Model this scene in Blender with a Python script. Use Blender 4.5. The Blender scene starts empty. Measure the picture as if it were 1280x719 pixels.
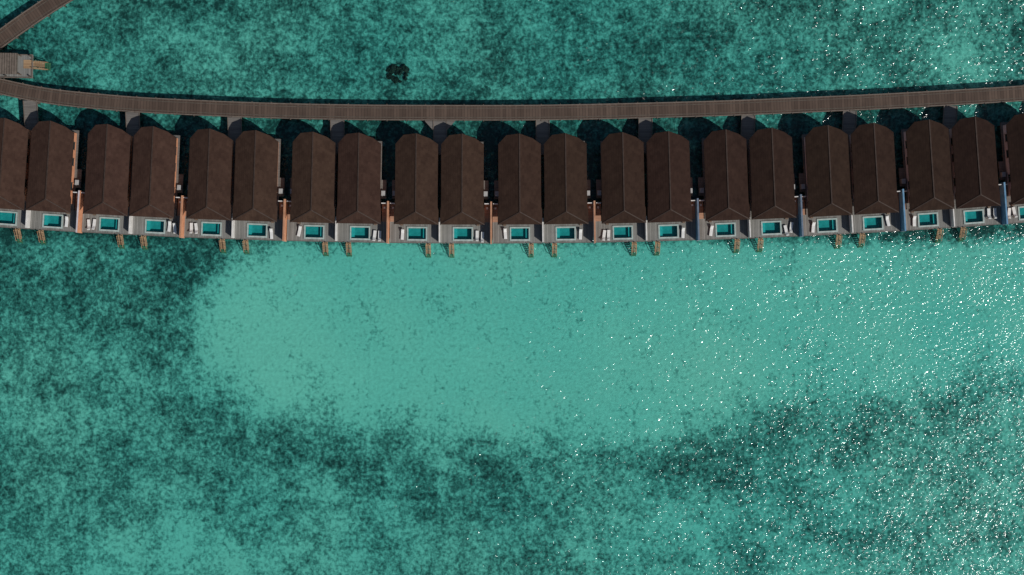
import bpy, math, random
import numpy as np
from mathutils import Vector, Matrix
random.seed(7)
rng=np.random.default_rng(5)
H=250.0; S=0.15
sc=bpy.context.scene
sc.view_settings.view_transform='Standard'
sc.view_settings.look='None'
sc.view_settings.exposure=0
def W(px,py,z=0.0):
    f=(H-z)/H
    return ((px-640)*S*f,(359.5-py)*S*f)
# ---------------------------------------------------------------- materials
class NT:
    def __init__(s,name):
        s.m=bpy.data.materials.new(name); s.m.use_nodes=True
        s.t=s.m.node_tree; s.t.nodes.clear()
        s.out=s.n('ShaderNodeOutputMaterial')
    def n(s,typ,ins=None,**kw):
        x=s.t.nodes.new(typ)
        for k,v in kw.items(): setattr(x,k,v)
        if ins:
            for k,v in ins.items():
                sock=x.inputs[k]
                if isinstance(v,bpy.types.NodeSocket): s.t.links.new(v,sock)
                else: sock.default_value=v
        return x
    def math(s,op,a,b=0.0,c=0.0,clamp=False):
        return s.n('ShaderNodeMath',{0:a,1:b,2:c},operation=op,use_clamp=clamp).outputs[0]
    def mr(s,v,a,b,c=0.0,d=1.0,smooth=False):
        return s.n('ShaderNodeMapRange',{0:v,1:a,2:b,3:c,4:d},interpolation_type='SMOOTHSTEP' if smooth else 'LINEAR').outputs[0]
    def noise(s,vec,scale,detail=4,rough=.55,dist=0.0):
        return s.n('ShaderNodeTexNoise',{'Vector':vec,'Scale':scale,'Detail':detail,'Roughness':rough,'Distortion':dist},noise_dimensions='3D').outputs[0]
    def noise2(s,vec,scale,detail=4,rough=.55,dist=0.0):
        return s.n('ShaderNodeTexNoise',{'Vector':vec,'Scale':scale,'Detail':detail,'Roughness':rough,'Distortion':dist},noise_dimensions='2D').outputs[0]
    def mix(s,f,a,b,blend='MIX'):
        x=s.n('ShaderNodeMix',data_type='RGBA',blend_type=blend)
        for i,v in ((0,f),(6,a),(7,b)):
            if isinstance(v,bpy.types.NodeSocket): s.t.links.new(v,x.inputs[i])
            else: x.inputs[i].default_value=v
        return x.outputs[2]
    def scale(s,vec,sx,sy,sz,rot=0):
        return s.n('ShaderNodeMapping',{'Vector':vec,'Scale':(sx,sy,sz),'Rotation':(0,0,rot)}).outputs[0]
    def pos(s): return s.n('ShaderNodeNewGeometry').outputs['Position']
    def obj(s): return s.n('ShaderNodeTexCoord').outputs['Object']
    def surf(s,x): s.t.links.new(x,s.out.inputs[0])
    def bsdf(s,col,rough=.7,nrm=None,spec=.3):
        d={'Base Color':col,'Roughness':rough,'Specular IOR Level':spec}
        if nrm is not None: d['Normal']=nrm
        b=s.n('ShaderNodeBsdfPrincipled',d); s.surf(b.outputs[0]); return b
def c4(r,g,b): return (r,g,b,1.0)

def mat_seabed():
    t=NT('seabed_sand'); p=t.pos()
    D=t.n('ShaderNodeAttribute',attribute_name='weed_shade').outputs['Fac']
    n1=t.noise2(p,.10,7,.72); n2=t.noise2(p,.5,4,.65,.4); n3=t.noise2(p,1.5,2,.6,.3)
    v=t.math('ADD',D,t.math('MULTIPLY',t.math('SUBTRACT',n1,.5),1.5))
    v=t.math('ADD',v,t.math('MULTIPLY',t.math('SUBTRACT',n2,.5),1.25))
    v=t.math('ADD',v,t.math('MULTIPLY',t.math('SUBTRACT',n3,.5),1.15))
    f=t.mr(v,.16,1.10)
    r=t.n('ShaderNodeValToRGB',{0:f}); cr=r.color_ramp
    cr.elements[0].position=0; cr.elements[0].color=c4(.58,.53,.475)
    cr.elements[1].position=1; cr.elements[1].color=c4(.05,.063,.060)
    e=cr.elements.new(.3); e.color=c4(.37,.38,.345)
    e=cr.elements.new(.62); e.color=c4(.165,.195,.18)
    big=t.noise2(p,.03,2,.5)
    caustic=t.mr(n3,.3,.72,1.08,.88)  # fine caustic brightness painted into the seabed colour
    col=t.mix(1.0,r.outputs[0],t.n('ShaderNodeCombineColor',{0:t.math('MULTIPLY',caustic,t.mr(big,.3,.7,.84,1.15)),1:t.math('MULTIPLY',caustic,t.mr(big,.3,.7,.95,1.04)),2:t.math('MULTIPLY',caustic,t.mr(big,.3,.7,.97,1.03))}).outputs[0],'MULTIPLY')
    q=t.scale(p,.8,1.25,1,.45)
    b1=t.noise2(q,2.0,2,.55,.3); b2=t.noise2(q,.5,1,.5,.4)
    bp=t.n('ShaderNodeBump',{'Strength':.7,'Distance':.11,'Height':t.math('ADD',b1,t.math('MULTIPLY',b2,1.0))})
    d=t.n('ShaderNodeBsdfDiffuse',{'Color':col,'Normal':bp.outputs[0]}); t.surf(d.outputs[0]); return t.m
def mat_water(name,tint,wave=1.0):
    t=NT(name); p=t.pos()
    q=t.scale(p,.8,1.3,1,.35)
    a=t.noise2(q,1.1,2,.6,.0)
    b=t.noise2(q,.12,1,.5)
    hgt=t.math('ADD',a,t.math('MULTIPLY',b,1.5))
    bp=t.n('ShaderNodeBump',{'Strength':1.0,'Distance':.26*wave,'Height':hgt})
    fr=t.n('ShaderNodeFresnel',{'IOR':1.34}).outputs[0]
    tr=t.n('ShaderNodeBsdfTransparent',{0:tint}).outputs[0]
    gl=t.n('ShaderNodeBsdfGlossy',{'Color':c4(1,1,1),'Roughness':.11,'Normal':bp.outputs[0]}).outputs[0]
    t.surf(t.n('ShaderNodeMixShader',{0:fr,1:tr,2:gl}).outputs[0]); return t.m
def mat_wood(name,ca,cb,axis=0,pitch=.3,use_uv=False):
    t=NT(name)
    if use_uv: v=t.n('ShaderNodeTexCoord').outputs['UV']
    else: v=t.obj()
    sx=t.n('ShaderNodeSeparateXYZ',{0:v})
    u=sx.outputs[axis]
    k=t.math('DIVIDE',u,pitch)
    w=t.n('ShaderNodeTexWhiteNoise',{'W':t.math('FLOOR',k)},noise_dimensions='1D').outputs[0]
    fr=t.math('FRACT',k)
    gap=t.math('LESS_THAN',fr,.12)
    n=t.noise(v,.7,3,.6)
    big=t.noise(t.pos(),.09,2,.6)
    f=t.math('ADD',t.math('MULTIPLY',w,.6),t.math('MULTIPLY',n,.6),clamp=True)
    f=t.math('MULTIPLY',f,t.mr(big,.3,.7,.6,1.25),clamp=True)
    col=t.mix(f,c4(*ca),c4(*cb))
    col=t.mix(t.math('MULTIPLY',gap,.65),col,c4(.012,.01,.01))
    t.bsdf(col,.8,None,.2); return t.m
def mat_plain(name,ca,cb,rough=.7,scale=1.5,spec=.3):
    t=NT(name); n=t.noise(t.obj(),scale,3,.65)
    t.bsdf(t.mix(t.mr(n,.3,.7),c4(*ca),c4(*cb)),rough,None,spec); return t.m
def mat_roof():
    t=NT('roof_shingles'); o=t.obj(); sx=t.n('ShaderNodeSeparateXYZ',{0:o})
    ax=t.math('ABSOLUTE',sx.outputs[0])
    row=t.math('FRACT',t.math('DIVIDE',ax,.42))
    rid=t.math('FLOOR',t.math('DIVIDE',ax,.42))
    cid=t.math('FLOOR',t.math('ADD',t.math('DIVIDE',sx.outputs[1],.6),t.math('MULTIPLY',rid,.37)))
    w=t.n('ShaderNodeTexWhiteNoise',{'Vector':t.n('ShaderNodeCombineXYZ',{0:rid,1:cid}).outputs[0]}).outputs[0]
    n=t.noise(t.pos(),.4,4,.65)
    f=t.math('ADD',t.math('MULTIPLY',w,.35),t.math('MULTIPLY',t.mr(n,.25,.75),.65),clamp=True)
    col=t.mix(f,c4(.028,.0145,.0105),c4(.060,.034,.024))
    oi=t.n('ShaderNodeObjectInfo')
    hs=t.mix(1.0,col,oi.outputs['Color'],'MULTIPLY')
    bp=t.n('ShaderNodeBump',{'Strength':.5,'Distance':.05,'Height':t.math('ADD',row,n)})
    t.bsdf(hs,.9,bp.outputs[0],.12); return t.m
M={}
M['seabed']=mat_seabed()
M['water']=mat_water('lagoon_water',c4(.395,.912,.885))
M['poolwater']=mat_water('pool_water',c4(.38,.88,.88),.35)
M['walk']=mat_wood('boardwalk_planks',(.052,.035,.027),(.112,.078,.060),0,.55,True)
M['beam']=mat_plain('boardwalk_edge_beam',(.11,.086,.07),(.18,.145,.12))
M['deck']=mat_wood('deck_planks',(.12,.12,.11),(.25,.245,.23),0,.32)
M['deckwarm']=mat_wood('side_deck_planks',(.26,.14,.09),(.42,.25,.17),1,.3)
M['pile']=mat_plain('timber_pile',(.06,.05,.04),(.12,.1,.08))
M['roof']=mat_roof()
M['ridge']=mat_plain('roof_ridge_cap',(.030,.019,.014),(.055,.034,.026))
M['orange']=mat_plain('terracotta_render',(.54,.23,.12),(.70,.33,.19),.85,.8)
M['pale']=mat_plain('pale_render',(.42,.38,.40),(.58,.54,.56),.85,.8)
M['white']=mat_plain('white_render',(.55,.53,.5),(.75,.73,.7),.8,.8)
M['blue']=mat_plain('blue_render',(.08,.2,.33),(.16,.30,.44),.8,.8)
M['bluegrey']=mat_plain('blue_grey_capping',(.09,.13,.18),(.16,.2,.26),.8,.8)
M['browncap']=mat_plain('brown_capping',(.34,.17,.10),(.48,.25,.15),.8,.8)
M['glass']=mat_plain('dark_glass',(.015,.03,.035),(.03,.05,.055),.08,.4,.6)
M['frame']=mat_plain('timber_frame',(.12,.08,.055),(.2,.14,.1))
M['rim']=mat_plain('pool_stone_rim',(.28,.36,.34),(.44,.51,.48),.6)
M['tile']=mat_plain('pool_tile',(.06,.25,.25),(.11,.36,.36),.4,2.)
M['tilel']=mat_plain('pool_step_tile',(.12,.40,.40),(.2,.50,.50),.4,2.)
M['stair']=mat_wood('stair_planks',(.24,.15,.085),(.39,.26,.15),1,.3)
M['cush']=mat_plain('canvas_cushion',(.6,.6,.58),(.75,.75,.73),.9)
M['grey']=mat_wood('weathered_timber',(.11,.1,.092),(.19,.175,.16),1,.3)
M['ac']=mat_plain('metal_casing',(.3,.31,.31),(.42,.42,.42),.5)
M['coral']=mat_plain('dark_coral',(.012,.010,.009),(.085,.045,.034),.95,2.)
# ---------------------------------------------------------------- mesh builder
class MB:
    def __init__(s): s.v=[];s.f=[];s.m=[];s.mats=[];s.uv={}
    def mi(s,k):
        if k not in s.mats: s.mats.append(k)
        return s.mats.index(k)
    def face(s,pts,k,uv=None):
        i=len(s.v); s.v+= [tuple(p) for p in pts]; s.f.append(tuple(range(i,i+len(pts)))); s.m.append(s.mi(k))
        if uv: s.uv[len(s.f)-1]=uv
    def box(s,x0,x1,y0,y1,z0,z1,k,east=None,west=None,top=None,south=None,rot=None):
        if x0>x1:x0,x1=x1,x0
        if y0>y1:y0,y1=y1,y0
        P=[(x,y,z) for z in (z0,z1) for y in (y0,y1) for x in (x0,x1)]
        if rot: P=[tuple(rot@Vector(p)) for p in P]
        F=[((0,2,3,1),k),((4,5,7,6),top or k),((0,1,5,4),south or k),((2,6,7,3),k),((0,4,6,2),west or k),((1,3,7,5),east or k)]
        i=len(s.v); s.v+=P
        for f,kk in F: s.f.append(tuple(i+a for a in f)); s.m.append(s.mi(kk))
    def cyl(s,x,y,z0,z1,r,k,n=8):
        a=[(x+r*math.cos(2*math.pi*j/n),y+r*math.sin(2*math.pi*j/n)) for j in range(n)]
        i=len(s.v); s.v+=[(q[0],q[1],z0) for q in a]+[(q[0],q[1],z1) for q in a]
        for j in range(n):
            s.f.append((i+j,i+(j+1)%n,i+n+(j+1)%n,i+n+j)); s.m.append(s.mi(k))
        s.f.append(tuple(i+n+j for j in range(n))); s.m.append(s.mi(k))
    def mesh(s,name):
        me=bpy.data.meshes.new(name); me.from_pydata(s.v,[],s.f)
        for k in s.mats: me.materials.append(M[k])
        me.polygons.foreach_set('material_index',s.m)
        if s.uv:
            ul=me.uv_layers.new(name='UVMap')
            for fi,uv in s.uv.items():
                for li,c in zip(me.polygons[fi].loop_indices,uv): ul.data[li].uv=c
        me.update(); return me
def obj(name,me,loc=(0,0,0),rz=0,parent=None):
    o=bpy.data.objects.new(name,me); sc.collection.objects.link(o)
    o.location=loc; o.rotation_euler=(0,0,rz)
    if parent: o.parent=parent
    return o
def empty(name,loc,rz=0):
    o=bpy.data.objects.new(name,None); sc.collection.objects.link(o); o.location=loc; o.rotation_euler=(0,0,rz); o.empty_display_size=.5; return o
# ---------------------------------------------------------------- seabed and water
SB=-.9
def sig(x): return 1/(1+np.exp(-np.clip(x,-30,30)))
def weed_shade(x,y):
    g=lambda cx,cy,rx,ry: np.exp(-((x-cx)/rx)**2-((y-cy)/ry)**2)
    top=.72-.28*g(1210,75,120,50)-.24*g(565,20,60,28)-.08*g(330,60,200,50)-.12*g(760,0,120,25)-.08*g(1000,60,90,30)
    villa_shade=1.05+0*x  # seabed darkened around the villas, their shade painted in as dense weed
    ed=np.interp(y,[290,320,360,400,440,480,520],[305,298,262,248,252,275,330])
    left=sig((ed-x)/12)*(.70+.14*g(215,350,60,60)+.1*g(60,340,120,40)-.22*g(130,470,70,35)-.12*g(60,400,50,25)+.10*g(230,455,40,35))
    yb=np.interp(x,[0,250,330,420,540,640,760,860,950,1100,1280],[420,475,500,515,532,545,545,525,500,485,455])
    d=y-yb
    band=.18*np.exp(-((d-38)/45)**2)+.52
    band=band+.14*g(40,600,110,80)+.12*g(330,570,110,35)+.12*g(600,615,110,45)+.08*g(930,560,90,50)-.30*g(230,700,110,40)-.18*g(800,640,60,70)-.12*g(450,690,90,30)+.08*g(620,690,100,30)-.10*g(120,520,60,30)-.06*sig((x-1000)/50)
    south=np.maximum(left*sig((520-y)/30),band*sig((d-5)/15))
    south=np.maximum(south,-.30+.18*sig((x-1000)/60))
    a=sig((y-156)/6); b=sig((y-302)/5)
    return top*(1-a)+a*((1-b)*villa_shade+b*south)
def ax(lo,hi,st,far):
    c=np.arange(lo,hi+1e-6,st); o=[]; d=st*2; x=hi
    while x<far: x+=d; d*=1.35; o.append(x)
    o2=[]; d=st*2; x=lo
    while x>-far: x-=d; d*=1.35; o2.append(x)
    return np.concatenate([np.array(o2[::-1]),c,np.array(o)])
def sheet(name,xs,ys,zf,mk,attr=None):
    X,Y=np.meshgrid(xs,ys); nx,ny=len(xs),len(ys)
    Z=zf(X,Y)
    me=bpy.data.meshes.new(name)
    me.vertices.add(nx*ny); me.vertices.foreach_set('co',np.stack([X,Y,Z],-1).astype(np.float32).ravel())
    I=np.arange(nx*ny).reshape(ny,nx)
    q=np.stack([I[:-1,:-1],I[:-1,1:],I[1:,1:],I[1:,:-1]],-1).reshape(-1)
    n=len(q)//4
    me.loops.add(n*4); me.loops.foreach_set('vertex_index',q.astype(np.int32))
    me.polygons.add(n); me.polygons.foreach_set('loop_start',(np.arange(n)*4).astype(np.int32))
    me.polygons.foreach_set('loop_total',np.full(n,4,np.int32))
    me.update(calc_edges=True); me.validate()
    if attr is not None:
        a=me.attributes.new('weed_shade','FLOAT','POINT'); a.data.foreach_set('value',attr(X,Y).astype(np.float32).ravel())
    me.materials.append(M[mk]); me.shade_smooth()
    return obj(name,me)
xs=ax(-105,105,.75,4000); ys=ax(-62,62,.75,4000)
sheet('seabed',xs,ys,lambda X,Y: SB+.06*np.sin(X*.21+Y*.13)+.05*np.sin(X*.07-Y*.29),'seabed',lambda X,Y: weed_shade(X/S+640,359.5-Y/S))
xs2=ax(-100,100,20,4000)
sheet('water',xs2,xs2,lambda X,Y:0*X,'water')
# ---------------------------------------------------------------- villas
DZ=1.2
def villa_meshes(s):
    R={}
    b=MB(); xi,xo=-s*4.17,s*5.08; px,py=1.72,1.12
    y0,y1=-1.65,2.2
    xl,xr=min(xi,xo),max(xi,xo)
    b.box(xl,-px,y0,y1,DZ-.22,DZ,'deck'); b.box(px,xr,y0,y1,DZ-.22,DZ,'deck')
    b.box(-px,px,y0,-py,DZ-.22,DZ,'deck'); b.box(-px,px,py,y1,DZ-.22,DZ,'deck')
    b.box(s*4.0,s*5.08,y1+.003,5.6,DZ-.22,DZ-.003,'deckwarm')
    b.box(-3.8,3.8,y1+.003,17.2,DZ-.3,DZ-.01,'grey')
    b.box(xl,xr,y0-.12,y0-.003,DZ-.4,DZ+.04,'grey')
    R['deck']=b.mesh('deck')
    b=MB()
    for x in (-3.6,0,3.6):
        for y in (-1.3,5,11,16.6): b.cyl(x,y,SB-.3,DZ-.25,.16,'pile')
    R['piles']=b.mesh('piles')
    b=MB(); rx,ry=1.9,1.3
    b.box(-rx,rx,-ry,-ry+.28,DZ+.003,DZ+.16,'rim'); b.box(-rx,rx,ry-.28,ry,DZ+.003,DZ+.16,'rim')
    b.box(-rx,-rx+.26,-ry+.28,ry-.28,DZ+.003,DZ+.16,'rim'); b.box(rx-.26,rx,-ry+.28,ry-.28,DZ+.003,DZ+.16,'rim')
    R['pool_rim']=b.mesh('pool_rim')
    b=MB(); b.box(-px+.02,px-.02,-py+.02,py-.02,.15,.25,'tile')
    b.box(-px+.01,-px+.1,-py+.1,py-.1,.25,DZ,'tile'); b.box(px-.1,px-.01,-py+.1,py-.1,.25,DZ,'tile')
    b.box(-px+.01,px-.01,-py+.01,-py+.1,.25,DZ,'tile'); b.box(-px+.01,px-.01,py-.1,py-.01,.25,DZ,'tile')
    b.box(-s*(px-.1),-s*(px-.65),-py+.1,py-.1,.251,.85,'tilel')
    R['pool_shell']=b.mesh('pool_shell')
    b=MB(); b.face([(-px+.1,-py+.1,DZ+.05),(px-.1,-py+.1,DZ+.05),(px-.1,py-.1,DZ+.05),(-px+.1,py-.1,DZ+.05)],'poolwater'); R['pool_water']=b.mesh('pool_water')
    b=MB(); ys0,yn=3.4,16.6; wx=3.45; zt=4.35
    b.box(-wx,-wx+.2,ys0,yn,DZ,zt,'white',west='pale',east='orange')
    b.box(wx-.2,wx,ys0,yn,DZ,zt,'white',east='orange',west='pale')
    b.box(-wx+.2,wx-.2,yn-.2,yn-.002,DZ,zt,'white')
    b.box(-wx+.2,-wx+1.0,ys0+.002,ys0+.2,DZ,zt,'white'); b.box(wx-1.0,wx-.2,ys0+.002,ys0+.2,DZ,zt,'white')
    b.box(-wx+1,wx-1,ys0+.002,ys0+.2,3.7,zt,'white')
    R['walls']=b.mesh('walls')
    b=MB()
    b.box(-wx+1,wx-1,ys0+.08,ys0+.12,DZ,3.7,'glass')
    for i in range(5):
        x=-wx+1+i*(2*wx-2.06)/4; b.box(x,x+.06,ys0+.02,ys0+.18,DZ,3.7,'frame')
    for sx in (-1,1):
        for yy in (6,10.5,13.5):
            b.box(sx*(wx+.002),sx*(wx+.03),yy,yy+1.3,2.0,3.5,'glass')
            b.box(sx*(wx+.002),sx*(wx+.07),yy-.1,yy,1.9,3.6,'frame'); b.box(sx*(wx+.002),sx*(wx+.07),yy+1.3,yy+1.4,1.9,3.6,'frame')
    b.box(-.6,.6,yn+.002,yn+.06,DZ,3.3,'frame')
    R['windows_and_doors']=b.mesh('windows_and_doors')
    # roof
    b=MB(); E=4.3; RZ=5.8; hw=3.93; fw=4.1
    yb,ytp=1.62,18.15
    Rn=(0,ytp+.05,RZ+.05); Rs=(0,yb+2.2,RZ)
    TL=(-hw,ytp-1.75,E); TR=(hw,ytp-1.75,E)
    TLm=(-hw*.62,ytp-.15,E+.38*(RZ-E)); TRm=(hw*.62,ytp-.75,E+.38*(RZ-E))
    ML=(-hw,yb+3.2,E); MR=(hw,yb+3.2,E); BL=(-fw,yb,E-.12); BR=(fw,yb,E-.12)
    FL=(-fw,yb+2.6,E-.12); FR=(fw,yb+2.6,E-.12)
    b.face([TL,ML,Rs,Rn,TLm],'roof'); b.face([MR,TR,TRm,Rn,Rs],'roof')
    b.face([ML,FL,BL,Rs],'roof'); b.face([FR,MR,Rs,BR],'roof'); b.face([BL,BR,Rs],'roof')
    rim=[TL,ML,FL,BL,BR,FR,MR,TR,TRm,Rn,TLm]
    for i in range(len(rim)):
        p,q=rim[i],rim[(i+1)%len(rim)]
        b.face([p,(p[0],p[1],p[2]-.22),(q[0],q[1],q[2]-.22),q],'ridge')
    b.face([(p[0],p[1],p[2]-.22) for p in rim[::-1]],'ridge')
    b.box(-.11,.11,Rs[1]-.1,ytp+.02,RZ+.0,RZ+.09,'ridge')
    for P in (BL,BR):
        a=Vector(Rs);c=Vector(P);d=(c-a);L=d.length
        mtx=Matrix.Translation(a)@d.to_track_quat('Y','Z').to_matrix().to_4x4()
        b.box(-.09,.09,0,L,-.02,.06,'ridge',rot=mtx)
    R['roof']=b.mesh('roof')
    # stairs
    b=MB(); cx=-s*2.1; n=9; w=.36
    b.box(cx-.45,cx+.45,-2.2,-1.773,DZ-.15,DZ+.02,'stair')
    for i in range(n):
        y=-2.2-i*.25; z=DZ-.12-i*.2
        b.box(cx-w-.0,cx+w,y-.2,y,z-.06,z,'stair')
    for sx in (-1,1):
        xx=cx+sx*(w+.05)
        a=Vector((xx,-2.1,DZ-.1)); c=Vector((xx,-2.2-n*.25,DZ-.15-n*.2)); d=c-a
        mtx=Matrix.Translation(a)@d.to_track_quat('Y','Z').to_matrix().to_4x4()
        b.box(-.04,.04,0,d.length,-.1,.1,'stair',rot=mtx)
        mtx=Matrix.Translation(a+Vector((0,0,.95)))@d.to_track_quat('Y','Z').to_matrix().to_4x4()
        b.box(-.04,.04,0,d.length*.85,-.03,.04,'stair',rot=mtx)
        for k in (0,.42,.84):
            p=a+d*k; b.box(p.x-.04,p.x+.04,p.y-.04,p.y+.04,p.z,p.z+.95,'stair')
    R['water_stairs']=b.mesh('water_stairs')
    b=MB()
    b.box(s*3.9,s*4.6,7.0,7.9,DZ-.1,DZ+.75,'ac')
    b.box(s*3.82,s*4.75,6.5,10,DZ-.3,DZ-.12,'grey')
    b.box(s*4.05,s*4.95,5.45,5.6,DZ+.003,DZ+2.0,'white')
    b.box(s*4.35,s*4.7,4.6,4.95,DZ+.003,DZ+.5,'white')
    b.box(s*2.6,s*3.1,1.5,1.95,DZ+.003,DZ+.5,'frame')
    R['service_fittings']=b.mesh('service_fittings')
    return R
VM={1:villa_meshes(1),-1:villa_meshes(-1)}
b=MB()
b.box(-.11,.11,-1.6,2.9,DZ+.003,DZ+1.9,'white'); WHITE=b.mesh('party_wall')
def part(cap,west):
    b=MB(); b.box(-.15,.15,-1.9,5.9,DZ-.5,DZ+2.4,'pale',east='orange',west=west,top=cap)
    return b.mesh('partition_wall')
PART=[part('browncap','pale'),part('pale','pale'),part('bluegrey','blue'),part('blue','blue')]
# lounger
b=MB()
for x in (-.3,.24): b.box(x,x+.06,-1,1,.25,.31,'frame')
for x in (-.3,.24):
    for y in (-.9,.35,.85): b.box(x,x+.06,y,y+.06,0,.25,'frame')
for i in range(9): b.box(-.3,.3,-.98+i*.15,-.88+i*.15,.312,.335,'frame')
b.box(-.28,.28,-.97,.35,.337,.43,'cush')
mt=Matrix.Translation((0,.36,.36))@Matrix.Rotation(math.radians(32),4,'X')
b.box(-.28,.28,0,.75,.0,.09,'cush',rot=mt); b.box(-.3,.3,0,.76,-.04,-.003,'frame',rot=mt)
b.box(-.2,.2,.48,.7,.093,.16,'cush',rot=mt)
LOUNGE=b.mesh('sun_lounger')
K=5.65e-5
pairs=[-91,37.5,165.5,293,421.5,550,678.5,807,935.5,1062.5,1188.5,1314]
for pc in pairs:
    for s in (-1,1):
        px=pc+s*28.6; py=292.6-K*(px-600)**2
        X,Y=W(px,py,DZ); rz=math.atan(2*K*(px-600))*1.05
        v=empty('overwater_villa',(X,Y,0),rz)
        g=float(np.interp(px,[0,500,900,1280],[1.2,.97,.70,.54]))*random.uniform(.92,1.08)  # eastward darkening painted into roof tint for sun-side shading, plus random variation
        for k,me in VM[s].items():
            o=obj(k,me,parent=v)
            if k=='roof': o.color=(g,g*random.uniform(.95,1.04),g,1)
        if s==1:
            obj('party_wall',WHITE,(-4.29,0,0),0,v)
            i=1 if px<120 and px>0 else 0
            if px>820: i=2
            if px>1050: i=3
            obj('partition_wall',PART[i],(5.3,0,0),0,v)
        c,sn=math.cos(rz),math.sin(rz)
        r=random.random()
        for j in range(2 if r<.75 else 1):
            lx=s*(2.7+j*random.uniform(.85,1.1)+random.uniform(-.05,.08)); ly=-.1+random.uniform(-.5,.5)
            ang=rz+random.uniform(-.2,.2)+(math.pi if r<.3 else 0)
            obj('sun_lounger',LOUNGE,(X+c*lx-sn*ly,Y+sn*lx+c*ly,DZ+.004),ang)
# ---------------------------------------------------------------- boardwalks
def crom(P,n=14):
    P=[np.array(p,float) for p in P]; out=[]
    for i in range(1,len(P)-2):
        a,b_,c,d=P[i-1:i+3]
        for j in range(n):
            t=j/n
            out.append(.5*((2*b_)+(c-a)*t+(2*a-5*b_+4*c-d)*t*t+(3*b_-a-3*c+d)*t**3))
    out.append(P[-2]); return np.array(out)
def boardwalk(name,pts,width,z=DZ):
    C=crom([W(x,y,z) for x,y in pts])
    seg=np.diff(C,axis=0); L=np.r_[0,np.cumsum(np.hypot(seg[:,0],seg[:,1]))]
    T=np.gradient(C,axis=0); T/=np.hypot(T[:,0],T[:,1])[:,None]; N=np.stack([-T[:,1],T[:,0]],1)
    b=MB(); hw=width/2
    def strip(o0,o1,z0,z1,k):
        for i in range(len(C)-1):
            A0=C[i]+N[i]*o0;A1=C[i]+N[i]*o1;B0=C[i+1]+N[i+1]*o0;B1=C[i+1]+N[i+1]*o1
            uv=[(L[i],o0),(L[i+1],o0),(L[i+1],o1),(L[i],o1)]
            b.face([(*A0,z1),(*B0,z1),(*B1,z1),(*A1,z1)],k,uv)
            b.face([(*A0,z0),(*B0,z0),(*B0,z1),(*A0,z1)],k,uv)
            b.face([(*A1,z1),(*B1,z1),(*B1,z0),(*A1,z0)],k,uv)
            b.face([(*A0,z0),(*A1,z0),(*B1,z0),(*B0,z0)],k,uv)
    strip(-hw,hw,z-.18,z,'walk')
    for o in (-hw,hw-.22): strip(o+.02,o+.2,z+.003,z+.14,'beam')
    for o in (-.95,.8): strip(o,o+.13,z+.004,z+.02,'pile')
    for o in (-hw+.3,hw-.5): strip(o,o+.2,z-.5,z-.185,'pile')
    d=0
    while d<L[-1]:
        x=np.interp(d,L,C[:,0]); y=np.interp(d,L,C[:,1]); nx=np.interp(d,L,N[:,0]); ny=np.interp(d,L,N[:,1])
        for o in (-hw+.25,hw-.25):
            b.cyl(x+nx*o,y+ny*o,SB-.3,z-.19,.15,'pile')
        for o in (-hw-.07,hw+.07):
            b.cyl(x+nx*o,y+ny*o,z-.5,z+.32,.07,'beam')
        d+=3.6
    return obj(name,b.mesh(name))
main=[(-240,40),(-160,66),(-80,88),(0,108),(60,120),(130,127.5),(200,132.5),(330,138),(450,140.5),(550,141),(650,141),(750,139.5),(900,135.5),(1000,131.5),(1100,127),(1200,121.5),(1280,116.5),(1400,107),(1500,98)]
boardwalk('boardwalk',main,2.9)
boardwalk('boardwalk',[(-110,140),(-62,98),(-30,70),(0,49),(25,31),(50,14),(75,-2),(120,-28),(200,-66),(260,-90)],3.1)
# entry bridges
mx=[p[0] for p in main]; my=[p[1] for p in main]
for pc in pairs:
    yw=np.interp(pc,mx,my)+9.2
    yv=167.5-K*(pc-600)**2+9
    a=Vector((*W(pc,yw,DZ),0)); c=Vector((*W(pc-(2*K*(pc-600))*(yv-yw),yv,DZ),0))
    d=(a-c); rz=math.atan2(d.y,d.x)-math.pi/2; L=d.length
    b=MB()
    b.box(-1.3,1.3,-1.2,L-.1,DZ-.2,DZ-.012,'grey')
    for x in (-1.3,1.18): b.box(x,x+.12,-1.0,L-.1,DZ-.008,DZ+.12,'beam')
    if abs(pc-550)<5:
        for sx in (-1,1):
            P=[(sx*1.3,L-1.9),(sx*1.3,L-.1),(sx*2.9,L-.1)]
            if sx>0: P=[P[0],P[2],P[1]]
            b.face([(x,y,DZ-.013) for x,y in P],'grey')
    for x in (-1.1,1.1):
        for y in (0,L-.6): b.cyl(x,y,SB-.3,DZ-.2,.15,'pile')
    b.box(-2.6,2.6,-2.6,-1.2,DZ-.2,DZ-.016,'deck')
    obj('entry_bridge',b.mesh('entry_bridge'),(c.x,c.y,0),rz)
# jetty platform at the left
v=empty('jetty_platform',(*W(8,82.5,DZ),0),-.02)
b=MB()
b.box(-12,4.9,-2.2,2.2,DZ-.25,DZ,'deck')
for y in (-2.2,2.05): b.box(-12,4.9,y,y+.15,DZ+.003,DZ+.16,'beam')
b.box(4.75,4.9,-2.04,2.04,DZ+.003,DZ+.16,'beam')
for x in (-10,-5,0,4.5):
    for y in (-1.9,1.9): b.cyl(x,y,SB-.3,DZ+.7,.14,'pile')
obj('platform',b.mesh('platform'),parent=v)
b=MB()
b.box(-12,3.0,-1.9,2.0,3.6,3.75,'pile')
for i in range(33): b.box(-11.9+i*.45,-11.65+i*.45,-1.88,1.98,3.753,3.82,'beam')
for x in (-6,2.7):
    for y in (-1.7,1.8): b.box(x,x+.14,y,y+.14,DZ,3.597,'frame')
obj('shade_roof',b.mesh('shade_roof'),parent=v)
b=MB()
b.box(3.2,4.7,-.4,1.2,DZ+.004,DZ+.05,'stair')
for i in range(9): b.box(4.95+i*.3,5.2+i*.3,-.3,.9,DZ-.25-i*.2,DZ-.18-i*.2,'stair')
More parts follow.
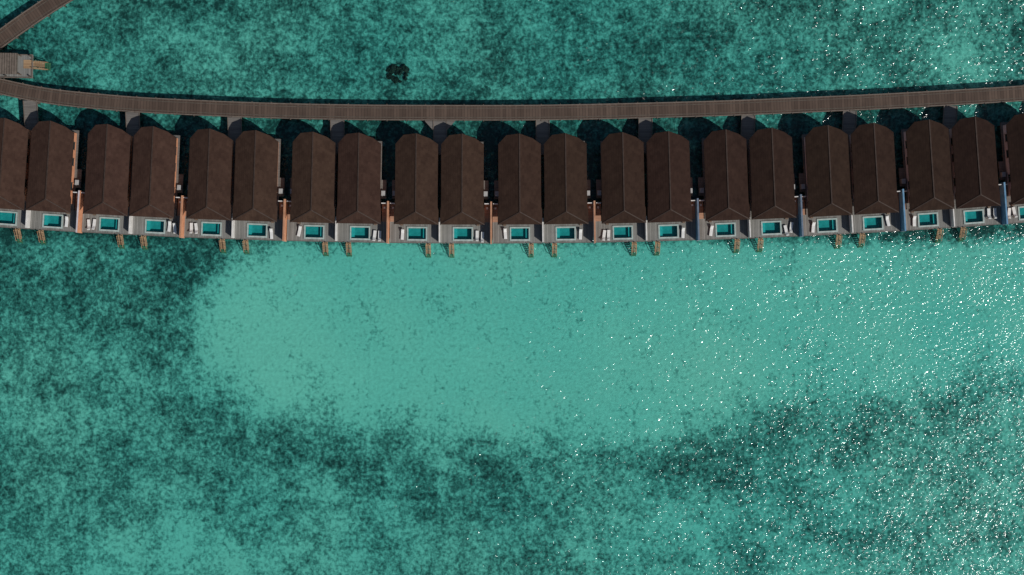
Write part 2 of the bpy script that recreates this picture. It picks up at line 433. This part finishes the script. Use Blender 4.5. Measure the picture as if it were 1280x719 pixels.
for y in (-.4,.92):
    a=Vector((4.92,y,DZ)); d=Vector((2.7,0,-1.8)); mt=Matrix.Translation(a)@Matrix.Rotation(math.atan2(1.8,2.7),4,'Y')
    b.box(0,d.length,-.03,.05,-.15,.12,'stair',rot=mt); b.box(0,d.length*.8,-.03,.05,.85,.93,'stair',rot=mt)
    for k in (0.02,.4,.8): b.box(a.x+d.x*k,a.x+d.x*k+.08,y-.03,y+.05,DZ+d.z*k,DZ+d.z*k+.9,'stair')
obj('stairs',b.mesh('stairs'),parent=v)
# ---------------------------------------------------------------- coral rock
import bmesh
from mathutils import noise
bm=bmesh.new()
cx,cy=W(497,91)
for i in range(40):
    a=random.uniform(0,6.28); r=1.85*math.sqrt(random.random()); rad=random.uniform(.22,.55)
    mt=Matrix.Translation((r*math.cos(a)*1.05,r*math.sin(a)*.85,random.uniform(-.15,.2)))@Matrix.Diagonal((rad,rad,.5,1))
    bmesh.ops.create_icosphere(bm,subdivisions=3,radius=1,matrix=mt)
for vv in bm.verts:
    p=vv.co*2.3; vv.co+=Vector(noise.noise_vector(p))*.25+Vector(noise.noise_vector(p*2.7))*.2
    if vv.co.z>.72: vv.co.z=.72+.1*(vv.co.z-.72)
me=bpy.data.meshes.new('coral_rock'); bm.to_mesh(me); me.materials.append(M['coral'])
obj('coral_rock',me,(cx,cy,SB))
# ---------------------------------------------------------------- light
zen=math.radians(44.5); az=math.radians(36)
sv=Vector((math.sin(zen)*math.cos(az),-math.sin(zen)*math.sin(az),math.cos(zen)))
l=bpy.data.lights.new('sun','SUN'); l.energy=3.3; l.angle=math.radians(.5); l.color=(1,.96,.90)
lo=bpy.data.objects.new('sun',l); sc.collection.objects.link(lo); lo.rotation_euler=sv.to_track_quat('Z','Y').to_euler(); lo.location=(60,-30,80)
w=bpy.data.worlds.new('World'); sc.world=w; w.use_nodes=True
nt=w.node_tree; bg=nt.nodes['Background']
sk=nt.nodes.new('ShaderNodeTexSky'); sk.sky_type='NISHITA'; sk.sun_disc=False
sk.sun_elevation=math.pi/2-zen; sk.sun_rotation=math.radians(126)
nt.links.new(sk.outputs[0],bg.inputs[0]); bg.inputs[1].default_value=.055
# ---------------------------------------------------------------- camera
cam=bpy.data.cameras.new('camera'); co=bpy.data.objects.new('camera',cam); sc.collection.objects.link(co)
co.location=(0,0,H); cam.sensor_width=36; cam.lens=36*H/(1280*S); cam.clip_end=9000; cam.clip_start=1
sc.camera=co
